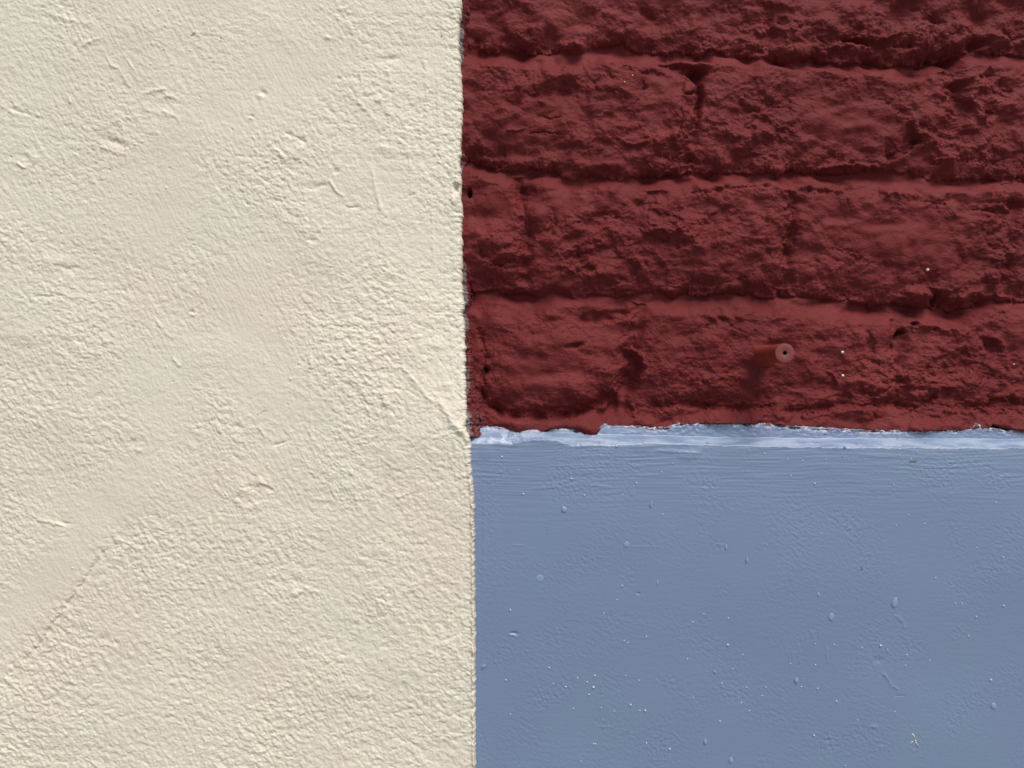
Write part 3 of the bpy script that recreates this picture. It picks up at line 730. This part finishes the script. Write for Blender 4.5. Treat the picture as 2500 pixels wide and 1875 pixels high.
# chipped white undercoat, painted-in sky brightness, red overspill and dirt along the top
n1 = fbm(X / 20, Y / 8, 641, 4, 0.6); n2 = fbm(X / 11, Y / 6, 645, 3, 0.6); n3 = fbm(X / 40, Y / 9, 647, 4, 0.62)
F.AMP = 1
worn_and_skylit = sstep(0.05, 0.3, n1) * sstep(12, 3, d) * (0.35 + 0.65 * sstep(1500, 1650, X))
worn_and_skylit += 0.30 * sstep(-0.5, 0.5, fbm(X / 90, Y / 14, 648, 3, 0.5)) * np.exp(-((Y - (0.5 * brk + 0.5 * shelf)) / 15) ** 2)  # sloping top coloured paler to carry the sky's brightness
worn_and_skylit += 0.45 * sstep(0.1, 0.25, fbm(X / 26, Y / 16, 649, 4, 0.6)) * np.exp(-((X - 1215) / 60) ** 2 - ((Y - 1072) / 16) ** 2)
red = sstep(0.0, 0.22, n2) * sstep(11, 2, d) * (0.5 + 0.5 * sstep(1480, 1560, X)) * sstep(-0.2, 0.2, fbm(X / 60, X * 0 + 7, 651, 2) + 0.1)
dirt_dark = 0.9 * sstep(0.15, 0.4, fbm(X / 30, Y / 9, 655, 4, 0.65)) * sstep(11, 3, d) * sstep(-0.25, 0.2, fbm(X / 120, X * 0, 657, 2))
for (x, y, rx, ry2, k) in ((1337, 1054, 9, 4, 1), (1356, 1057, 12, 2, .8), (1410, 1058, 8, 3, .9), (1493, 1040, 6, 5, .8), (1958, 1050, 12, 5, .9), (2038, 1064, 5, 2, .9), (2150, 1057, 26, 2.5, .9),
                          (2195, 1056, 7, 4, 1), (2218, 1075, 3, 1.5, 1), (1735, 1084, 6, 1.6, .8), (2106, 1086, 2, 1.5, 1), (1466, 1083, 1.6, 1.6, 1), (1460, 1100, 1.4, 1.4, 1), (2108, 1394, 2, 2, 1.3),
                          (1252, 1063, 1.5, 1.5, 1), (1269, 1061, 1.5, 1.5, 1), (2449, 1058, 2, 2, 1), (2065, 1118, 2, 1.2, 1), (1640, 1068, 3, 1.3, .7), (2280, 1084, 1.6, 1.4, 1)):
    dirt_dark += k * np.exp(-(((X - x) / rx) ** 2 + ((Y - y) / ry2) ** 2) ** 1.5 - 0.5 * np.abs(F.W1) * (rx > 4))
H -= 6 * np.clip(dirt_dark, 0, 1) * sstep(14, 3, d)
def add_rows_top(A, rows): return np.concatenate([r[None, :] for r in rows] + [A], 0)
xt, yt, ht = X[0], Y[0], H[0]
X2 = add_rows_top(X, [xt, xt]); Y2 = add_rows_top(Y, [yt - 0.4, yt - 0.6]); H2 = add_rows_top(H, [ht - 70, ht - 4])
z0 = [xt * 0, xt * 0]
att = {"worn_and_skylit": np.clip(worn_and_skylit, 0, 1), "red": np.clip(red, 0, 1), "dirt_dark": np.clip(dirt_dark, 0, 1)}
att = {k: add_rows_top(v, z0) for k, v in att.items()}
PLF = -9.0
plinth = grid_object("plinth", X2, Y2, H2 + PLF, mb.m, attrs=att)
tag(plinth, "blue grey painted plinth with a chipped sloping top, its sky brightness painted in, below the red brick", "plinth")
PH, PX_, PY_ = H + PLF, px_, pv
def plinth_h(px, py):
    return float(PH[np.searchsorted(PY_, py), np.searchsorted(PX_, px)])

# ------------------------------------------------------------------ drips and droplets
def W(px, py, h, u=S): return ((px - 1250) * u, -h * S, CZ + (937.5 - py) * u)

def dome(px, py, base, rx, ry, hgt, ang=0.0, tear=0.0, seg=20, rings=6, sq=0.6, u=S):
    """a flat-bottomed drop of dried paint; tear > 0 makes the upper end pointed"""
    vs, fs = [], []
    ca, sa = math.cos(math.radians(ang)), math.sin(math.radians(ang))
    for r in range(rings + 1):
        f = math.cos(r / rings * math.pi / 2); z = math.sin(r / rings * math.pi / 2) ** sq
        for s_ in range(seg):
            a = 2 * math.pi * s_ / seg
            x = rx * f * math.cos(a); y = ry * f * math.sin(a)
            if y < 0: x *= (1 - tear * (-y / ry))
            vs.append(W(px + x * ca - y * sa, py + x * sa + y * ca, base + z * hgt - (1.5 if r == 0 else 0), u))
    for r in range(rings):
        for s_ in range(seg):
            a, b = r * seg + s_, r * seg + (s_ + 1) % seg
            fs.append((a, b, b + seg, a + seg))
    return vs, fs

drips = [(1378, 1246, 7, 8, 5, -15, 0.3), (1592, 1234, 3.6, 9, 4.5, 3, 0.4), (1531, 1331, 8, 8, 3, 0, 0.7), (1776, 1339, 3, 7.5, 4, 10, 0.4), (1827, 1370, 3.2, 7.5, 4.5, 10, 0.4),
         (1318, 1415, 9, 9, 1.8, 0, -0.2), (2190, 1474, 7.5, 14, 5, 14, 0.5), (2034, 1509, 7, 10, 3.6, 8, 0.2), (1948, 1665, 5, 7.5, 5.5, 12, 0.3),
         (2432, 1728, 7, 8, 4, 0, 0.1), (1724, 1815, 4.5, 7, 4.5, 5, 0.4), (1787, 1861, 6, 7.5, 4, 0, 0.2), (1748, 1644, 3.6, 5, 4, 0, 0.5), (2002, 1454, 4, 5, 3, 0, 0.2),
         (2172, 1592, 3, 4.5, 3, 0, 0.2), (2216, 1630, 3.5, 3.5, 2.5, 0, 0), (1792, 1638, 3.2, 3, 2.5, 0, 0), (1607, 1424, 3, 7, 2, 12, 0.3), (1520, 1433, 4, 3.6, 2.5, 0, 0), (2072, 1094, 3.4, 3.4, 4, 0, 0), (2456, 1165, 5, 3, 2, 0, 0)]
for (x, y, rx, ry2, hg, an, te) in drips:
    v_, f_ = dome(x, y, plinth_h(x, y) - 0.3, rx, ry2, hg * 0.65, an, te)
    o = tri_object("paint_drip", v_, f_, mbd.m, parent=plinth)

dots = [(1225, 1117, 2.4), (1218, 1113, 1.4), (1250, 1118, 1.3), (1347, 1110, 1.4), (1396, 1171, 2.2), (1386, 1165, 1.4), (1266, 1149, 1.8), (1237, 1166, 1.5), (1294, 1145, 1.5),
        (1278, 1208, 2.5), (1428, 1211, 2.2), (1465, 1204, 1.6), (1522, 1210, 1.8), (1556, 1181, 2.2), (1485, 1115, 1.6), (1508, 1091, 2.8), (1619, 1155, 2), (1646, 1133, 1.8),
        (1576, 1192, 1.6), (1490, 1148, 1.5), (1530, 1176, 1.5), (1621, 1258, 1.8), (1679, 1280, 1.6), (1649, 1332, 1.5), (1535, 1266, 1.4), (1293, 1268, 1.6), (1232, 1199, 1.5),
        (1873, 1109, 2.2), (1851, 1126, 1.6), (1930, 1123, 1.8), (1967, 1127, 2), (1937, 1164, 1.9), (2024, 1124, 1.7), (1996, 1183, 2.4), (2235, 1123, 2), (2205, 1113, 2), (2250, 1106, 1.8),
        (2324, 1146, 1.6), (2190, 1186, 1.8), (2440, 1229, 1.8), (2456, 1363, 2.2), (2392, 1340, 1.8), (2195, 1285, 1.7), (2265, 1281, 1.8), (2012, 1305, 1.7), (2056, 1274, 1.6), (2092, 1273, 1.4),
        (2226, 1259, 1.7), (1908, 1295, 1.5), (1845, 1366, 1.6), (1809, 1377, 1.5), (2206, 1336, 1.5), (2291, 1414, 1.8), (2457, 1482, 2.6), (2390, 1509, 2), (2339, 1476, 1.8), (2355, 1476, 1.8),
        (2372, 1557, 2), (2155, 1580, 3), (2110, 1585, 2), (2041, 1577, 2), (2220, 1603, 2), (1995, 1627, 2), (1934, 1624, 1.8), (2046, 1716, 2.4), (1994, 1575, 1.7), (1817, 1602, 1.8),
        (2426, 1664, 2.8), (2277, 1617, 1.8), (2189, 1741, 1.8), (1991, 1800, 2.6), (1980, 1811, 1.6), (2098, 1762, 1.8), (2068, 1874, 1.8), (2000, 1685, 2), (1826, 1682, 1.8), (1873, 1682, 1.7),
        (1813, 1720, 2), (1833, 1739, 1.8), (1864, 1703, 1.7), (1975, 1736, 1.6), (1960, 1681, 2), (2323, 1797, 1.6), (1246, 1492, 2.4), (1475, 1500, 1.7), (1414, 1505, 1.5), (1235, 1664, 2.2), (1341, 1634, 2.2),
        (1382, 1681, 2.4), (1450, 1682, 3.2), (1453, 1653, 2.4), (1434, 1669, 2), (1411, 1659, 2), (1351, 1673, 1.8), (1400, 1734, 2), (1378, 1715, 1.6), (1353, 1697, 1.6), (1439, 1700, 2.2),
        (1541, 1725, 2.6), (1577, 1739, 2.6), (1564, 1739, 1.8), (1469, 1732, 1.7), (1501, 1741, 1.7), (1580, 1557, 2), (1525, 1567, 1.9), (1534, 1572, 1.9), (1694, 1522, 2), (1721, 1502, 1.8),
        (1780, 1578, 2.8), (1781, 1512, 2), (1681, 1613, 2), (1529, 1653, 1.7), (1562, 1665, 1.8), (1766, 1672, 1.8), (1694, 1708, 1.8), (1637, 1833, 2.4), (1580, 1819, 2.2), (1760, 1765, 2.2),
        (1450, 1821, 2), (1455, 1821, 2), (1508, 1467, 1.7), (1626, 1412, 1.6), (1246, 1748, 1.8), (1419, 1863, 1.7), (1320, 1865, 1.5)]
vs, fs = [], []
rng = random.Random(3)
for i in range(15):
    dots.append((rng.uniform(1190, 2495), rng.uniform(1115, 1870), rng.uniform(0.7, 1.25)))
for (x, y, r) in [q for q in dots if q[2] > 1.65]:
    v_, f_ = dome(x, y, plinth_h(x, y) - 0.2, r, r, r * 1.1, 0, 0, 10, 4, 0.9)
    b = len(vs); vs += v_; fs += [tuple(i + b for i in q) for q in f_]
mdot = Mat("droplet_glint_paint", 0.30, 0.6); mdot.col((0.42, 0.49, 0.61))  # colour kept pale to stand for the droplets' whitish glints
o = tri_object("paint_droplets", vs, fs, mdot.m, parent=plinth)
tag(o, "fine droplets of dried paint over the blue face, their glints painted in", kind="stuff")

# stray cream paint splash, low on the plinth
msp = Mat("cream_splash", 0.5, 0.4); msp.col((0.68, 0.64, 0.46))
vs, fs = [], []
for (x, y, rx, ry2, an) in ((2233, 1797, 3.2, 1.8, 20), (2236, 1801, 1.6, 2.8, -30), (2240, 1812, 2.4, 1.6, 40), (2241, 1817, 3, 1.4, 30), (2231, 1815, 2, 1.6, 0), (2228, 1818, 1.4, 1.2, 0), (2245, 1822, 5, 0.5, 40), (2238, 1807, 0.6, 3.5, -10)):
    v_, f_ = dome(x, y, plinth_h(x, y) - 0.2, rx, ry2, 1.6, an, 0.2, 10, 4)
    b = len(vs); vs += v_; fs += [tuple(i + b for i in q) for q in f_]
tri_object("paint_splash", vs, fs, msp.m, parent=plinth)

def tube(pts, r, seg=8):
    vs, fs = [], []
    n = len(pts)
    for i, p in enumerate(pts):
        p = Vector(p); a = Vector(pts[max(i - 1, 0)]); b = Vector(pts[min(i + 1, n - 1)])
        t = (b - a).normalized(); u = t.cross(Vector((0, 1, 0.01))).normalized(); w = t.cross(u)
        rr = r * (0.35 if i in (0, n - 1) else 1)
        for s_ in range(seg):
            q = 2 * math.pi * s_ / seg
            vs.append(tuple(p + u * rr * math.cos(q) + w * rr * math.sin(q)))
    for i in range(n - 1):
        for s_ in range(seg):
            fs.append((i * seg + s_, i * seg + (s_ + 1) % seg, (i + 1) * seg + (s_ + 1) % seg, (i + 1) * seg + s_))
    return vs, fs
mhair = Mat("red_bristle", 0.6, 0.3); mhair.col((0.17, 0.04, 0.035))
v_, f_ = tube([W(2229 + 20 * t, 1131 - 5 * t - 1.5 * math.sin(t * 5), plinth_h(2235, 1130) + 1.5) for t in [i / 8 for i in range(9)]], 0.00018)
tri_object("bristle", v_, f_, mhair.m, parent=plinth)

# white specks of paint on the red wall
mw = Mat("white_speck_paint", 0.4, 0.5); mw.col((0.75, 0.70, 0.58))
for (x, y, r) in ((2057, 860, 3.8), (2060, 917, 3.6), (2271, 657, 3.6), (2490, 889, 2), (1542, 190, 1.7), (1521, 210, 1.5)):
    v_, f_ = dome(x, y, wall_h(x, y) - 0.6, r, r * 0.95, r * 1.3, 0, 0, 14, 6, 1.0, SB)
    tri_object("paint_speck", v_, f_, mw.m, parent=wall)

# ------------------------------------------------------------------ the painted tube stub in the brick
mtb = Mat("red_tube_paint", 0.5, 0.4)
mtb.col(mtb.ramp(mtb.noise(120, 3, 0.6), [(0.35, (0.21, 0.029, 0.022)), (0.7, (0.26, 0.038, 0.028))]))
mtb.bump([(mtb.noise(700, 3, 0.6), 0.0003, 0.5)])
mfc = Mat("tube_face_paint", 0.55, 0.4)
mfc.col((0.18, 0.040, 0.036))
mfc.bump([(mfc.noise(300, 3, 0.6, stretch=(0.3, 1, 1.5)), 0.0003, 0.6)])
mho = Mat("tube_bore", 0.9, 0.1); mho.col((0.02, 0.012, 0.012))
L = 0.041
hb = sum(wall_h(*p) for p in ((1790, 860), (1950, 880), (1860, 800), (1860, 945))) / 4 * S                       # wall surface (towards street is +)
yb = -hb; yf = -0.0 * S - L - hb * 0 + 0.012     # base on the wall, face towards the street
yf = yb - L
k = (DIST + yf) / DIST                           # the face stands nearer to the viewer
fx, fz = (1916.5 - 1250) * S * k, CZ + (937.5 - 862) * S * k
R = 24.5 * S * k
root = bpy.data.objects.new("tube_stub", None); scene.collection.objects.link(root)
root.location = (fx, yb, fz)
tag(root, "short round tube with a small centre hole, painted red, sticking out of the brick", "tube")
N = 64
def ring(r, y, cx=0.0, cz=0.0, wob=0.0, seed=0):
    rs = random.Random(seed); ph = [rs.uniform(0, 6.28) for _ in range(4)]
    return [((r * (1 + wob * sum(math.sin((j + 2) * a + ph[j]) for j in range(4)))) * math.cos(a) + cx, y, (r * (1 + wob * sum(math.sin((j + 2) * a + ph[j]) for j in range(4)))) * math.sin(a) + cz) for a in [2 * math.pi * i / N for i in range(N)]]
def loft(rings):
    vs, fs = [], []
    for r_ in rings: vs += r_
    for i in range(len(rings) - 1):
        for s_ in range(N):
            a, b = i * N + s_, i * N + (s_ + 1) % N
            fs.append((a, b, b + N, a + N))
    return vs, fs
dy = yf - yb
rs = [ring(R * 1.25, 0.006, wob=0.02, seed=1), ring(R * 1.16, dy * 0.05, 0, 0, 0.02, 1), ring(R * 1.06, dy * 0.17, 0, 0, 0.015, 2), ring(R * 1.02, dy * 0.32, wob=0.01, seed=3), ring(R * 0.985, dy * 0.5, wob=0.006, seed=4), ring(R * 0.99, dy * 0.9, wob=0.003, seed=4), ring(R * 0.985, dy + 0.0004), ring(R * 0.96, dy)]
v_, f_ = loft(rs); tri_object("tube_body", v_, f_, mtb.m, parent=root)
rs = [ring(R * 0.958, dy + 0.0001), ring(R * 0.9, dy - 0.00002), ring(R * 0.6, dy), ring(R * 0.25, dy), ring(R * 0.205, dy + 0.0002)]
v_, f_ = loft(rs); tri_object("end_face", v_, f_, mfc.m, parent=root)
rs = [ring(R * 0.205, dy + 0.0003), ring(R * 0.195, dy + 0.0012), ring(R * 0.19, dy + 0.03), ring(0.00001, dy + 0.03)]
v_, f_ = loft(rs); tri_object("bore", v_, f_, mho.m, parent=root)

# ------------------------------------------------------------------ pavement in front of the wall (outside the frame)
mp = Mat("paving", 0.85, 0.3)
mp.col(mp.ramp(mp.noise(6, 6, 0.6), [(0.3, (0.20, 0.19, 0.175)), (0.7, (0.27, 0.26, 0.24))]))
mp.bump([(mp.noise(60, 5, 0.6), 0.002, 0.6)])
tag(tri_object("pavement", [(-40, -60, 0), (40, -60, 0), (40, 0.08, 0), (-40, 0.08, 0)], [(0, 1, 2, 3)], mp.m, smooth=False), kind="structure")
